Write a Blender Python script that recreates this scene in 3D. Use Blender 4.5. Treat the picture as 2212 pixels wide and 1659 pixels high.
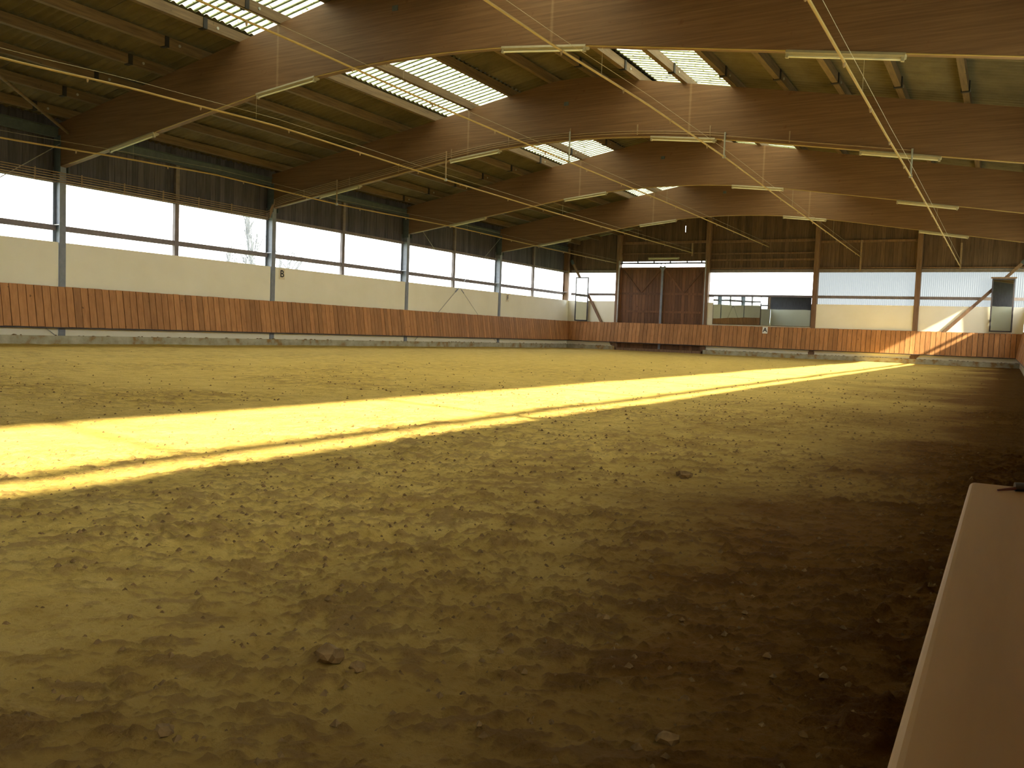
import bpy, math, random
import numpy as np
from mathutils import Vector, Matrix

random.seed(7)
RNG = np.random.default_rng(11)
scene = bpy.context.scene
for o in list(bpy.data.objects):
    bpy.data.objects.remove(o)

# ------------------------------------------------------------------ camera
cam_data = bpy.data.cameras.new('camera')
cam_data.sensor_width = 36.0
cam_data.lens = 29.983
cam_data.clip_start = 0.02
cam_data.clip_end = 600
cam = bpy.data.objects.new('camera', cam_data)
scene.collection.objects.link(cam)
CR = Vector((0.86357163, 0.50282187, 0.03760585))
CU = Vector((-0.06297293, 0.03355391, 0.99745102))
CF = Vector((-0.50027837, 0.86373856, -0.06064037))
M = Matrix.Identity(4)
for i in range(3):
    M[i][0] = CR[i]; M[i][1] = CU[i]; M[i][2] = -CF[i]
M[0][3], M[1][3], M[2][3] = 19.6342, -39.2887, 0.7299
cam.matrix_world = M
scene.camera = cam

# ------------------------------------------------------------------ sky
world = bpy.data.worlds.new('hazy_sky')
scene.world = world
world.use_nodes = True
wn = world.node_tree.nodes; wl = world.node_tree.links
wn.clear()
w_out = wn.new('ShaderNodeOutputWorld')
w_bg = wn.new('ShaderNodeBackground')
w_geo = wn.new('ShaderNodeTexCoord')
w_sep = wn.new('ShaderNodeSeparateXYZ')
w_ramp = wn.new('ShaderNodeValToRGB')
w_ramp.color_ramp.elements[0].position = 0.0
w_ramp.color_ramp.elements[0].color = (0.97, 0.98, 1.0, 1)
w_ramp.color_ramp.elements[1].position = 0.75
w_ramp.color_ramp.elements[1].color = (0.62, 0.76, 0.97, 1)
w_noise = wn.new('ShaderNodeTexNoise')
w_noise.inputs['Scale'].default_value = 3.2
w_noise.inputs['Detail'].default_value = 5.0
w_cr = wn.new('ShaderNodeValToRGB')
w_cr.color_ramp.elements[0].position = 0.42
w_cr.color_ramp.elements[1].position = 0.66
w_mix = wn.new('ShaderNodeMix'); w_mix.data_type = 'RGBA'
w_mix.inputs['B'].default_value = (1.0, 0.98, 0.95, 1)
wl.new(w_geo.outputs['Generated'], w_sep.inputs[0])
wl.new(w_sep.outputs['Z'], w_ramp.inputs[0])
wl.new(w_geo.outputs['Generated'], w_noise.inputs['Vector'])
wl.new(w_noise.outputs['Fac'], w_cr.inputs[0])
wl.new(w_cr.outputs['Color'], w_mix.inputs['Factor'])
wl.new(w_ramp.outputs['Color'], w_mix.inputs['A'])
wl.new(w_mix.outputs['Result'], w_bg.inputs['Color'])
w_bg.inputs['Strength'].default_value = 7.0
wl.new(w_bg.outputs[0], w_out.inputs[0])

# ------------------------------------------------------------------ sun
sun_data = bpy.data.lights.new('sun', 'SUN')
sun_data.energy = 33.0
sun_data.color = (1.0, 0.90, 0.66)
sun_data.angle = math.radians(1.6)
sun = bpy.data.objects.new('sun', sun_data)
scene.collection.objects.link(sun)
sun.location = (60, -12, 40)
sun.rotation_euler = Vector((-1.0, 0.20, -0.627)).to_track_quat('-Z', 'Y').to_euler()

# ------------------------------------------------------------------ exposure
vs = scene.view_settings
vs.view_transform = 'Standard'
vs.look = 'None'
vs.gamma = 1.0
vs.exposure = 0.28
vs.use_curve_mapping = False
cy = scene.cycles
cy.max_bounces = 9
cy.diffuse_bounces = 5
cy.glossy_bounces = 4
cy.transmission_bounces = 6
cy.transparent_max_bounces = 16
cy.caustics_reflective = False
cy.caustics_refractive = False
cy.sample_clamp_indirect = 6.0
cy.use_denoising = True

COL = scene.collection
CXM = 10.05          # centre line of the hall
W = 20.1             # inner width
L = 6.75             # bay
NB = 7               # bays

# ------------------------------------------------------------------ materials
def newmat(name):
    m = bpy.data.materials.new(name)
    m.use_nodes = True
    n = m.node_tree.nodes; l = m.node_tree.links
    n.clear()
    out = n.new('ShaderNodeOutputMaterial')
    return m, n, l, out

def principled(n, l, out, rough=0.7, spec=0.3, metal=0.0):
    b = n.new('ShaderNodeBsdfPrincipled')
    b.inputs['Roughness'].default_value = rough
    b.inputs['Specular IOR Level'].default_value = spec
    b.inputs['Metallic'].default_value = metal
    l.new(b.outputs[0], out.inputs[0])
    return b

def noise(n, l, vec, scale, detail=4.0, rough=0.55):
    t = n.new('ShaderNodeTexNoise')
    t.inputs['Scale'].default_value = scale
    t.inputs['Detail'].default_value = detail
    t.inputs['Roughness'].default_value = rough
    if vec is not None:
        l.new(vec, t.inputs['Vector'])
    return t

def ramp(n, l, fac, stops):
    r = n.new('ShaderNodeValToRGB')
    e = r.color_ramp.elements
    while len(e) < len(stops):
        e.new(0.5)
    for el, (p, c) in zip(e, stops):
        el.position = p
        el.color = (c[0], c[1], c[2], 1)
    l.new(fac, r.inputs[0])
    return r

def mixc(n, l, fac, a, b, mode='MIX'):
    m = n.new('ShaderNodeMix'); m.data_type = 'RGBA'; m.blend_type = mode
    if isinstance(fac, (int, float)): m.inputs['Factor'].default_value = fac
    else: l.new(fac, m.inputs['Factor'])
    for k, v in (('A', a), ('B', b)):
        if isinstance(v, tuple): m.inputs[k].default_value = (*v[:3], 1)
        else: l.new(v, m.inputs[k])
    return m.outputs['Result']

def bump(n, l, b, height, strength, dist):
    bp = n.new('ShaderNodeBump')
    bp.inputs['Strength'].default_value = strength
    bp.inputs['Distance'].default_value = dist
    l.new(height, bp.inputs['Height'])
    l.new(bp.outputs[0], b.inputs['Normal'])
    return bp

def wood(name, dark, mid, light, stretch=(1, 14, 14), scale=1.6, rough=0.6, vary=0.35, knots=True, spec=0.3):
    """wood whose grain runs along local X when stretch is (1,k,k)"""
    m, n, l, out = newmat(name)
    b = principled(n, l, out, rough, spec)
    tc = n.new('ShaderNodeTexCoord')
    oi = n.new('ShaderNodeObjectInfo')
    add = n.new('ShaderNodeVectorMath'); add.operation = 'ADD'
    sc = n.new('ShaderNodeVectorMath'); sc.operation = 'SCALE'
    comb = n.new('ShaderNodeCombineXYZ')
    for k in range(3): l.new(oi.outputs['Random'], comb.inputs[k])
    l.new(comb.outputs[0], sc.inputs[0]); sc.inputs['Scale'].default_value = 37.0
    l.new(tc.outputs['Object'], add.inputs[0]); l.new(sc.outputs[0], add.inputs[1])
    mp = n.new('ShaderNodeMapping')
    mp.inputs['Scale'].default_value = stretch
    l.new(add.outputs[0], mp.inputs['Vector'])
    t = noise(n, l, mp.outputs[0], scale, 6.0, 0.6)
    r = ramp(n, l, t.outputs['Fac'], [(0.28, dark), (0.5, mid), (0.74, light)])
    col = r.outputs['Color']
    if knots:
        kn = noise(n, l, add.outputs[0], 9.0, 2.0)
        kr = ramp(n, l, kn.outputs['Fac'], [(0.70, (0, 0, 0)), (0.78, (1, 1, 1))])
        col = mixc(n, l, kr.outputs['Color'], col, tuple(c * 0.45 for c in dark))
    if vary:
        hs = n.new('ShaderNodeHueSaturation')
        mr = n.new('ShaderNodeMapRange')
        mr.inputs['To Min'].default_value = 1.0 - vary; mr.inputs['To Max'].default_value = 1.0 + vary
        l.new(oi.outputs['Random'], mr.inputs['Value'])
        l.new(mr.outputs[0], hs.inputs['Value'])
        l.new(col, hs.inputs['Color'])
        col = hs.outputs['Color']
    l.new(col, b.inputs['Base Color'])
    bump(n, l, b, t.outputs['Fac'], 0.25, 0.004)
    return m

def plain(name, c, rough=0.6, spec=0.3, metal=0.0, nscale=8.0, var=0.18, bmp=0.0):
    m, n, l, out = newmat(name)
    b = principled(n, l, out, rough, spec, metal)
    tc = n.new('ShaderNodeTexCoord')
    t = noise(n, l, tc.outputs['Object'], nscale, 5.0)
    r = ramp(n, l, t.outputs['Fac'], [(0.3, tuple(v * (1 - var) for v in c)), (0.7, tuple(min(1, v * (1 + var)) for v in c))])
    l.new(r.outputs['Color'], b.inputs['Base Color'])
    if bmp: bump(n, l, b, t.outputs['Fac'], bmp, 0.01)
    return m

def glazing(name, clear, milky, tint=(1, 1, 1), dirt=0.0, spec=0.08):
    """plastic sheet: part of the light goes straight through, part is scattered"""
    m, n, l, out = newmat(name)
    tr = n.new('ShaderNodeBsdfTransparent')
    tl = n.new('ShaderNodeBsdfTranslucent')
    gl = n.new('ShaderNodeBsdfGlossy'); gl.inputs['Roughness'].default_value = 0.25
    tot = clear + milky
    mx = n.new('ShaderNodeMixShader'); mx.inputs[0].default_value = milky / tot
    mg = n.new('ShaderNodeMixShader'); mg.inputs[0].default_value = spec
    tr.inputs[0].default_value = (*[v * tot for v in tint], 1)
    c = tuple(v * tot for v in tint)
    if dirt:
        tc = n.new('ShaderNodeTexCoord')
        geo = n.new('ShaderNodeNewGeometry')
        t = noise(n, l, geo.outputs['Position'], 1.7, 8.0, 0.7)
        r = ramp(n, l, t.outputs['Fac'], [(0.36, tuple(v * (1 - dirt) for v in c)), (0.62, c)])
        l.new(r.outputs['Color'], tl.inputs[0])
        t2 = noise(n, l, geo.outputs['Position'], 14.0, 3.0, 0.6)
        r2 = ramp(n, l, t2.outputs['Fac'], [(0.30, (0.25, 0.27, 0.14)), (0.42, (1, 1, 1))])
        cdirt = mixc(n, l, 1.0, r.outputs['Color'], r2.outputs['Color'], 'MULTIPLY')
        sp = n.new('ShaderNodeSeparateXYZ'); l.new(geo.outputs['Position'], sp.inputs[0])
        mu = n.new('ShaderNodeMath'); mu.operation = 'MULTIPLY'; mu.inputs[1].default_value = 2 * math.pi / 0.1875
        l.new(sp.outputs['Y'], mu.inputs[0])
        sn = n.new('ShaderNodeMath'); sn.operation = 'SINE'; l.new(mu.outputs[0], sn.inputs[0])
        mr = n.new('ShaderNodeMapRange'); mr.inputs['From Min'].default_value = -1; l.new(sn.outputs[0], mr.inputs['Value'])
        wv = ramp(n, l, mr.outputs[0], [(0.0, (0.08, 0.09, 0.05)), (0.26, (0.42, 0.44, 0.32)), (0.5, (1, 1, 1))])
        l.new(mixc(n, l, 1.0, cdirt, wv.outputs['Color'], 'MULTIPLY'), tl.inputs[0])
    else:
        tl.inputs[0].default_value = (*c, 1)
    l.new(tr.outputs[0], mx.inputs[1]); l.new(tl.outputs[0], mx.inputs[2])
    l.new(mx.outputs[0], mg.inputs[1]); l.new(gl.outputs[0], mg.inputs[2])
    l.new(mg.outputs[0], out.inputs[0])
    return m

MAT = {}
MAT['kick'] = wood('kickboard_wood', (0.31, 0.142, 0.050), (0.41, 0.195, 0.072), (0.48, 0.245, 0.096), stretch=(9, 9, 0.9), vary=0.20)
MAT['clad'] = wood('stained_boards_glare_tint', (0.046, 0.042, 0.050), (0.076, 0.070, 0.084), (0.106, 0.098, 0.116), stretch=(16, 16, 1), vary=0.25, knots=False)  # stained boards, with window glare put into the colour as a blue-grey tint
MAT['endclad'] = wood('brown_stained_boards', (0.070, 0.042, 0.024), (0.115, 0.070, 0.040), (0.155, 0.096, 0.056), stretch=(16, 16, 1), vary=0.25, knots=False)
MAT['post_wood'] = wood('brown_post_timber', (0.115, 0.066, 0.036), (0.185, 0.108, 0.060), (0.24, 0.145, 0.082), stretch=(14, 14, 1), vary=0.1)
MAT['purlin'] = wood('purlin_timber', (0.078, 0.050, 0.026), (0.130, 0.086, 0.044), (0.18, 0.122, 0.062), stretch=(14, 1, 14), vary=0.15)
MAT['door'] = wood('door_boards', (0.088, 0.040, 0.018), (0.145, 0.067, 0.029), (0.19, 0.090, 0.040), stretch=(14, 14, 1), vary=0.25)
MAT['plank'] = wood('pale_spruce', (0.42, 0.265, 0.105), (0.48, 0.31, 0.125), (0.52, 0.345, 0.145), stretch=(9, 0.6, 9), scale=1.2, vary=0.0, rough=0.5)

def beam_material():
    m, n, l, out = newmat('glulam_timber')
    b = principled(n, l, out, 0.55, 0.35)
    tc = n.new('ShaderNodeTexCoord')
    mp = n.new('ShaderNodeMapping'); mp.inputs['Scale'].default_value = (1.4, 8, 46)
    l.new(tc.outputs['Object'], mp.inputs['Vector'])
    t = noise(n, l, mp.outputs[0], 0.9, 7.0, 0.62)
    r = ramp(n, l, t.outputs['Fac'], [(0.30, (0.122, 0.064, 0.030)), (0.5, (0.158, 0.086, 0.041)), (0.72, (0.190, 0.108, 0.054))])
    # lamella lines, 4 cm apart
    sp = n.new('ShaderNodeSeparateXYZ'); l.new(tc.outputs['Object'], sp.inputs[0])
    mp2 = n.new('ShaderNodeMapping'); mp2.inputs['Scale'].default_value = (0.35, 1, 25)
    l.new(tc.outputs['Object'], mp2.inputs['Vector'])
    t2 = noise(n, l, mp2.outputs[0], 1.0, 1.0)
    r2 = ramp(n, l, t2.outputs['Fac'], [(0.35, (0.90, 0.88, 0.86)), (0.65, (1.05, 1.05, 1.05))])
    col = mixc(n, l, 1.0, r.outputs['Color'], r2.outputs['Color'], 'MULTIPLY')
    # pale drip streaks three metres either side of the ridge
    ab = n.new('ShaderNodeMath'); ab.operation = 'ABSOLUTE'; l.new(sp.outputs['X'], ab.inputs[0])
    su = n.new('ShaderNodeMath'); su.operation = 'SUBTRACT'; l.new(ab.outputs[0], su.inputs[0]); su.inputs[1].default_value = 3.0
    ab2 = n.new('ShaderNodeMath'); ab2.operation = 'ABSOLUTE'; l.new(su.outputs[0], ab2.inputs[0])
    nz = noise(n, l, tc.outputs['Object'], 5.0, 3.0)
    ad = n.new('ShaderNodeMath'); ad.operation = 'MULTIPLY_ADD'
    l.new(nz.outputs['Fac'], ad.inputs[0]); ad.inputs[1].default_value = 0.05; l.new(ab2.outputs[0], ad.inputs[2])
    st = ramp(n, l, ad.outputs[0], [(0.030, (0.20, 0.20, 0.20)), (0.06, (0, 0, 0))])
    col = mixc(n, l, st.outputs['Color'], col, (0.45, 0.32, 0.19))
    # dark knots
    kn = noise(n, l, tc.outputs['Object'], 7.0, 2.0)
    kr = ramp(n, l, kn.outputs['Fac'], [(0.69, (0, 0, 0)), (0.8, (0.8, 0.8, 0.8))])
    col = mixc(n, l, kr.outputs['Color'], col, (0.12, 0.05, 0.02))
    l.new(col, b.inputs['Base Color'])
    bump(n, l, b, t.outputs['Fac'], 0.15, 0.004)
    return m
MAT['beam'] = beam_material()

def sheet_material():
    m, n, l, out = newmat('fibre_cement_sheet')
    b = principled(n, l, out, 0.85, 0.15)
    geo = n.new('ShaderNodeNewGeometry')
    t = noise(n, l, geo.outputs['Position'], 2.2, 6.0, 0.65)
    r = ramp(n, l, t.outputs['Fac'], [(0.3, (0.098, 0.080, 0.046)), (0.7, (0.145, 0.120, 0.070))])
    oi = n.new('ShaderNodeObjectInfo')
    hs = n.new('ShaderNodeHueSaturation')
    mr = n.new('ShaderNodeMapRange'); mr.inputs['To Min'].default_value = 0.82; mr.inputs['To Max'].default_value = 1.15
    l.new(oi.outputs['Random'], mr.inputs['Value']); l.new(mr.outputs[0], hs.inputs['Value'])
    l.new(r.outputs['Color'], hs.inputs['Color']); l.new(hs.outputs['Color'], b.inputs['Base Color'])
    return m
MAT['sheet'] = sheet_material()
MAT['skylight'] = glazing('weathered_fibreglass', 0.0, 0.80, (1.0, 0.985, 0.84), dirt=0.25)
MAT['pane'] = glazing('clear_ribbed_plastic', 0.74, 0.18, (1.0, 1.0, 1.0))
MAT['pane_clear'] = glazing('clear_plastic', 0.84, 0.07, (1.0, 1.0, 1.0))
MAT['pane_sky_tint'] = glazing('sky_tinted_ribbed_plastic', 0.052, 0.055, (0.90, 0.97, 1.0))  # dimmed bluish tint stands in for the bluer sky behind these panes

def wall_material():
    m, n, l, out = newmat('cream_plaster')
    b = principled(n, l, out, 0.85, 0.15)
    tc = n.new('ShaderNodeTexCoord')
    geo = n.new('ShaderNodeNewGeometry')
    t = noise(n, l, geo.outputs['Position'], 1.1, 5.0)
    r = ramp(n, l, t.outputs['Fac'], [(0.3, (0.82, 0.785, 0.615)), (0.7, (0.87, 0.84, 0.68))])
    l.new(r.outputs['Color'], b.inputs['Base Color'])
    t2 = noise(n, l, geo.outputs['Position'], 60.0, 3.0)
    bump(n, l, b, t2.outputs['Fac'], 0.2, 0.004)
    return m
MAT['wall'] = wall_material()

def plinth_material():
    m, n, l, out = newmat('muddy_concrete')
    b = principled(n, l, out, 0.9, 0.15)
    geo = n.new('ShaderNodeNewGeometry')
    t = noise(n, l, geo.outputs['Position'], 2.6, 7.0, 0.65)
    r = ramp(n, l, t.outputs['Fac'], [(0.38, (0.30, 0.19, 0.075)), (0.47, (0.36, 0.33, 0.22)), (0.7, (0.50, 0.47, 0.35))])
    l.new(r.outputs['Color'], b.inputs['Base Color'])
    bump(n, l, b, t.outputs['Fac'], 0.5, 0.02)
    return m
MAT['plinth'] = plinth_material()
MAT['steel'] = plain('grey_blue_steel', (0.20, 0.22, 0.25), 0.5, 0.4, 0.0, 6.0, 0.15)
MAT['steel_dark'] = plain('dark_green_steel', (0.07, 0.09, 0.09), 0.5, 0.4)
MAT['mullion'] = plain('brown_grey_mullion', (0.20, 0.17, 0.16), 0.6, 0.3)
MAT['rail_dark'] = plain('dark_rail', (0.05, 0.04, 0.045), 0.6, 0.3)
MAT['pipe'] = plain('ochre_plastic_pipe', (0.36, 0.25, 0.085), 0.45, 0.4, 0.0, 3.0, 0.12)
MAT['feed'] = plain('brown_feed_pipe', (0.27, 0.185, 0.105), 0.5, 0.4)
MAT['galv'] = plain('galvanised_metal', (0.36, 0.36, 0.33), 0.45, 0.5, 0.5)
MAT['wire'] = plain('thin_wire', (0.35, 0.31, 0.22), 0.5, 0.4)
MAT['lamp_white'] = plain('lamp_enamel', (0.33, 0.29, 0.20), 0.45, 0.4, 0.0, 10.0, 0.08)
MAT['lamp_tube'] = plain('lamp_tube_glass', (0.70, 0.67, 0.52), 0.2, 0.6, 0.0, 10.0, 0.02)
MAT['black'] = plain('black_rubber', (0.018, 0.016, 0.015), 0.6, 0.3)
MAT['sign'] = plain('sign_plate', (0.72, 0.64, 0.42), 0.6, 0.3, 0.0, 10.0, 0.05)
MAT['sign_white'] = plain('white_sign_plate', (0.85, 0.84, 0.76), 0.6, 0.3, 0.0, 10.0, 0.05)
MAT['ink'] = plain('black_paint', (0.03, 0.028, 0.03), 0.6, 0.3)
MAT['frame'] = plain('mirror_frame', (0.04, 0.035, 0.037), 0.5, 0.4)
MAT['bark'] = plain('grey_bark', (0.050, 0.056, 0.066), 0.9, 0.1)
MAT['clod'] = plain('dark_clod', (0.20, 0.125, 0.045), 0.95, 0.1, 0.0, 25.0, 0.35, 0.6)  # dark brown with random mottling, for clods and crumbs
MAT['meadow'] = plain('winter_meadow', (0.16, 0.19, 0.07), 0.95, 0.1, 0.0, 0.6, 0.3)
MAT['tool_steel'] = plain('dark_tool_steel', (0.06, 0.06, 0.07), 0.35, 0.5, 0.6)
MAT['tool_tip'] = plain('rusty_tip', (0.16, 0.06, 0.055), 0.5, 0.4)

def mirror_material(name, tint):
    m, n, l, out = newmat(name)
    g = n.new('ShaderNodeBsdfGlossy')
    g.inputs['Color'].default_value = tint
    g.inputs['Roughness'].default_value = 0.01
    tc = n.new('ShaderNodeTexCoord')
    t = noise(n, l, tc.outputs['Object'], 1.3, 1.0)
    bp = n.new('ShaderNodeBump'); bp.inputs['Strength'].default_value = 0.02; bp.inputs['Distance'].default_value = 0.02
    l.new(t.outputs['Fac'], bp.inputs['Height']); l.new(bp.outputs[0], g.inputs['Normal'])
    l.new(g.outputs[0], out.inputs[0])
    return m
MAT['mirror'] = mirror_material('dull_mirror_glass', (0.50, 0.56, 0.54, 1))
MAT['mirror_bright'] = mirror_material('mirror_glass', (0.80, 0.86, 0.80, 1))

def sand_material():
    m, n, l, out = newmat('arena_sand')
    b = principled(n, l, out, 0.95, 0.12)
    tc = n.new('ShaderNodeTexCoord')
    P = tc.outputs['Object']
    big = noise(n, l, P, 0.45, 5.0, 0.6)
    mid = noise(n, l, P, 3.5, 6.0, 0.65)
    fine = noise(n, l, P, 45.0, 5.0, 0.7)
    r = ramp(n, l, mid.outputs['Fac'], [(0.30, (0.63, 0.425, 0.095)), (0.55, (0.77, 0.55, 0.140)), (0.75, (0.81, 0.60, 0.180))])
    # ragged strip by the right wall, its shade put into the sand colour
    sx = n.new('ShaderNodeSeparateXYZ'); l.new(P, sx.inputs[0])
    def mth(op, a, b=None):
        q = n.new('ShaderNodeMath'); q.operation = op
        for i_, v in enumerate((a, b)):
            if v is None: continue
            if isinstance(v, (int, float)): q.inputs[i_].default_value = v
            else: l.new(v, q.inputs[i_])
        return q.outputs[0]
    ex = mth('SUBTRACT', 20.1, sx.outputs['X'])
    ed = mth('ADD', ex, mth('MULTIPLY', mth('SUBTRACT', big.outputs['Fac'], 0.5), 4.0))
    wall_shade = ramp(n, l, mth('DIVIDE', ed, 4.0), [(0.20, (0.26, 0.180, 0.115)), (0.75, (1, 1, 1))])
    col = mixc(n, l, 1.0, r.outputs['Color'], wall_shade.outputs['Color'], 'MULTIPLY')
    # clods and scuffs browner, their shaded sides put into the colour
    at = n.new('ShaderNodeAttribute'); at.attribute_name = 'clod'
    col = mixc(n, l, at.outputs['Fac'], col, mixc(n, l, 1.0, wall_shade.outputs['Color'], (0.43, 0.27, 0.085), 'MULTIPLY'))
    sp = ramp(n, l, fine.outputs['Fac'], [(0.30, (0.74, 0.70, 0.64)), (0.46, (1, 1, 1))])
    col = mixc(n, l, 1.0, col, sp.outputs['Color'], 'MULTIPLY')
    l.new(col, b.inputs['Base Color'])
    f2 = noise(n, l, P, 22.0, 8.0, 0.72)
    bump(n, l, b, f2.outputs['Fac'], 0.9, 0.035)
    return m
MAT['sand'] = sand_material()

# ------------------------------------------------------------------ mesh helpers
class MB:
    def __init__(self):
        self.v = []; self.f = []; self.smooth = False
    def add(self, vs, fs):
        o = len(self.v)
        self.v += [tuple(p) for p in vs]
        self.f += [tuple(i + o for i in q) for q in fs]
        return self
    def box(self, x0, x1, y0, y1, z0, z1):
        vs = [(x0, y0, z0), (x1, y0, z0), (x1, y1, z0), (x0, y1, z0), (x0, y0, z1), (x1, y0, z1), (x1, y1, z1), (x0, y1, z1)]
        fs = [(0, 3, 2, 1), (4, 5, 6, 7), (0, 1, 5, 4), (1, 2, 6, 5), (2, 3, 7, 6), (3, 0, 4, 7)]
        return self.add(vs, fs)
    def bar(self, a, b, w, h, up=(0, 0, 1)):
        a = Vector(a); b = Vector(b); d = (b - a).normalized()
        s = d.cross(Vector(up))
        if s.length < 1e-4: s = d.cross(Vector((0, 1, 0)))
        s.normalize(); t = s.cross(d)
        vs = []
        for p in (a, b):
            for i, j in ((-1, -1), (1, -1), (1, 1), (-1, 1)):
                vs.append(p + s * (i * w / 2) + t * (j * h / 2))
        return self.add(vs, [(0, 3, 2, 1), (4, 5, 6, 7), (0, 1, 5, 4), (1, 2, 6, 5), (2, 3, 7, 6), (3, 0, 4, 7)])
    def tube(self, pts, r, n=8, r1=None, caps=True):
        pts = [Vector(p) for p in pts]
        N = len(pts); vs = []; fs = []
        s = None
        for i, p in enumerate(pts):
            d = (pts[min(i + 1, N - 1)] - pts[max(i - 1, 0)]).normalized()
            if s is None:
                up = Vector((0, 0, 1)) if abs(d.z) < 0.9 else Vector((0, 1, 0))
                s = d.cross(up).normalized()
            else:
                s = (s - d * s.dot(d)).normalized()
            t = s.cross(d)
            rr = r if r1 is None else r + (r1 - r) * i / max(1, N - 1)
            for k in range(n):
                a = 2 * math.pi * k / n
                vs.append(p + (s * math.cos(a) + t * math.sin(a)) * rr)
        for i in range(N - 1):
            for k in range(n):
                k2 = (k + 1) % n
                fs.append((i * n + k, i * n + k2, (i + 1) * n + k2, (i + 1) * n + k))
        if caps:
            fs.append(tuple(range(n))[::-1]); fs.append(tuple((N - 1) * n + k for k in range(n)))
        self.smooth = True
        return self.add(vs, fs)
    def prism(self, poly, axis, a, b):
        """poly: 2-D outline; axis 'x'|'y'|'z' is the extrusion direction"""
        n = len(poly)
        def mk(p, c):
            return {'x': (c, p[0], p[1]), 'y': (p[0], c, p[1]), 'z': (p[0], p[1], c)}[axis]
        vs = [mk(p, a) for p in poly] + [mk(p, b) for p in poly]
        fs = [tuple(range(n)), tuple(range(n, 2 * n))[::-1]]
        for i in range(n):
            j = (i + 1) % n
            fs.append((i, i + n, j + n, j))
        return self.add(vs, fs)
    def mesh(self, name, off=(0, 0, 0), mat=None, recalc=True):
        me = bpy.data.meshes.new(name)
        ox, oy, oz = off
        me.from_pydata([(x - ox, y - oy, z - oz) for x, y, z in self.v], [], self.f)
        if mat: me.materials.append(mat)
        me.validate()
        if recalc:
            import bmesh
            bm = bmesh.new(); bm.from_mesh(me)
            bmesh.ops.recalc_face_normals(bm, faces=bm.faces)
            bm.to_mesh(me); bm.free()
        if self.smooth:
            for p in me.polygons: p.use_smooth = True
            try: me.set_sharp_from_angle(angle=math.radians(40))
            except Exception: pass
        return me

def tag(o, label=None, cat=None, group=None, kind=None):
    if label: o['label'] = label
    if cat: o['category'] = cat
    if group: o['group'] = group
    if kind: o['kind'] = kind
    return o

def empty(name, loc=(0, 0, 0), label=None, cat=None, group=None, kind=None):
    o = bpy.data.objects.new(name, None)
    o.empty_display_size = 0.2
    COL.objects.link(o); o.location = loc
    return tag(o, label, cat, group, kind)

def root_of(o):
    while o.parent: o = o.parent
    return o

def part(name, mb, mat, parent, label=None, kind=None):
    """world-space mesh builder -> child object (parents stay unrotated)"""
    off = root_of(parent).location
    o = bpy.data.objects.new(name, mb.mesh(name, off, MAT[mat]))
    COL.objects.link(o); o.parent = parent
    return tag(o, label, None, None, kind)

def solo(name, mb, mat, label=None, cat=None, group=None, kind=None, loc=(0, 0, 0)):
    o = bpy.data.objects.new(name, mb.mesh(name, loc, MAT[mat]))
    COL.objects.link(o); o.location = loc
    return tag(o, label, cat, group, kind)

def inst(name, me, loc, parent, rot=None):
    o = bpy.data.objects.new(name, me)
    COL.objects.link(o); o.parent = parent
    p = root_of(parent).location
    o.location = (loc[0] - p[0], loc[1] - p[1], loc[2] - p[2])
    if rot: o.rotation_euler = rot
    return o

def bevel(o, w=0.004, seg=2):
    md = o.modifiers.new('bevel', 'BEVEL'); md.width = w; md.segments = seg; md.limit_method = 'ANGLE'
    return o

ORD = ['first', 'second', 'third', 'fourth', 'fifth', 'sixth', 'seventh', 'eighth', 'ninth', 'tenth', 'eleventh', 'twelfth', 'thirteenth', 'fourteenth']

# ------------------------------------------------------------------ roof line
def zb(u):                              # underside of a beam
    u = abs(u)
    return 5.48 - 0.0194 * u * u if u < 4 else 5.17 - 0.155 * (u - 4)
SL = 0.178
def zt(u): return 7.03 - SL * abs(u)    # top of a beam
PD = 0.19                               # purlin depth
def zr(u): return zt(u) + PD            # underside of the sheets

# ================================================================== FLOOR
def vnoise(x, y, seed):
    xi = np.floor(x).astype(np.int64); yi = np.floor(y).astype(np.int64)
    xf = x - xi; yf = y - yi
    def h(a, b):
        n = (a * 374761393 + b * 668265263 + seed * 974634777) & 0xFFFFFFFF
        n = ((n ^ (n >> 13)) * 1274126177) & 0xFFFFFFFF
        n = (n ^ (n >> 16)) & 0xFFFFFFFF
        return n.astype(np.float64) / 4294967295.0
    sx = xf * xf * (3 - 2 * xf); sy = yf * yf * (3 - 2 * yf)
    a = h(xi, yi); b = h(xi + 1, yi); c = h(xi, yi + 1); d = h(xi + 1, yi + 1)
    return (a * (1 - sx) + b * sx) * (1 - sy) + (c * (1 - sx) + d * sx) * sy

def fbm(x, y, seed, octv=4, gain=0.5):
    s = 0.0; amp = 1.0; tot = 0.0
    for k in range(octv):
        s = s + amp * vnoise(x * 2 ** k + 17.3 * k, y * 2 ** k - 9.1 * k, seed + k)
        tot += amp; amp *= gain
    return s / tot

CLODS = [(18.455, -37.97, 0.026), (18.515, -37.95, 0.018), (19.15, -37.85, 0.019), (18.39, -38.32, 0.017), (18.21, -34.99, 0.040)]

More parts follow.
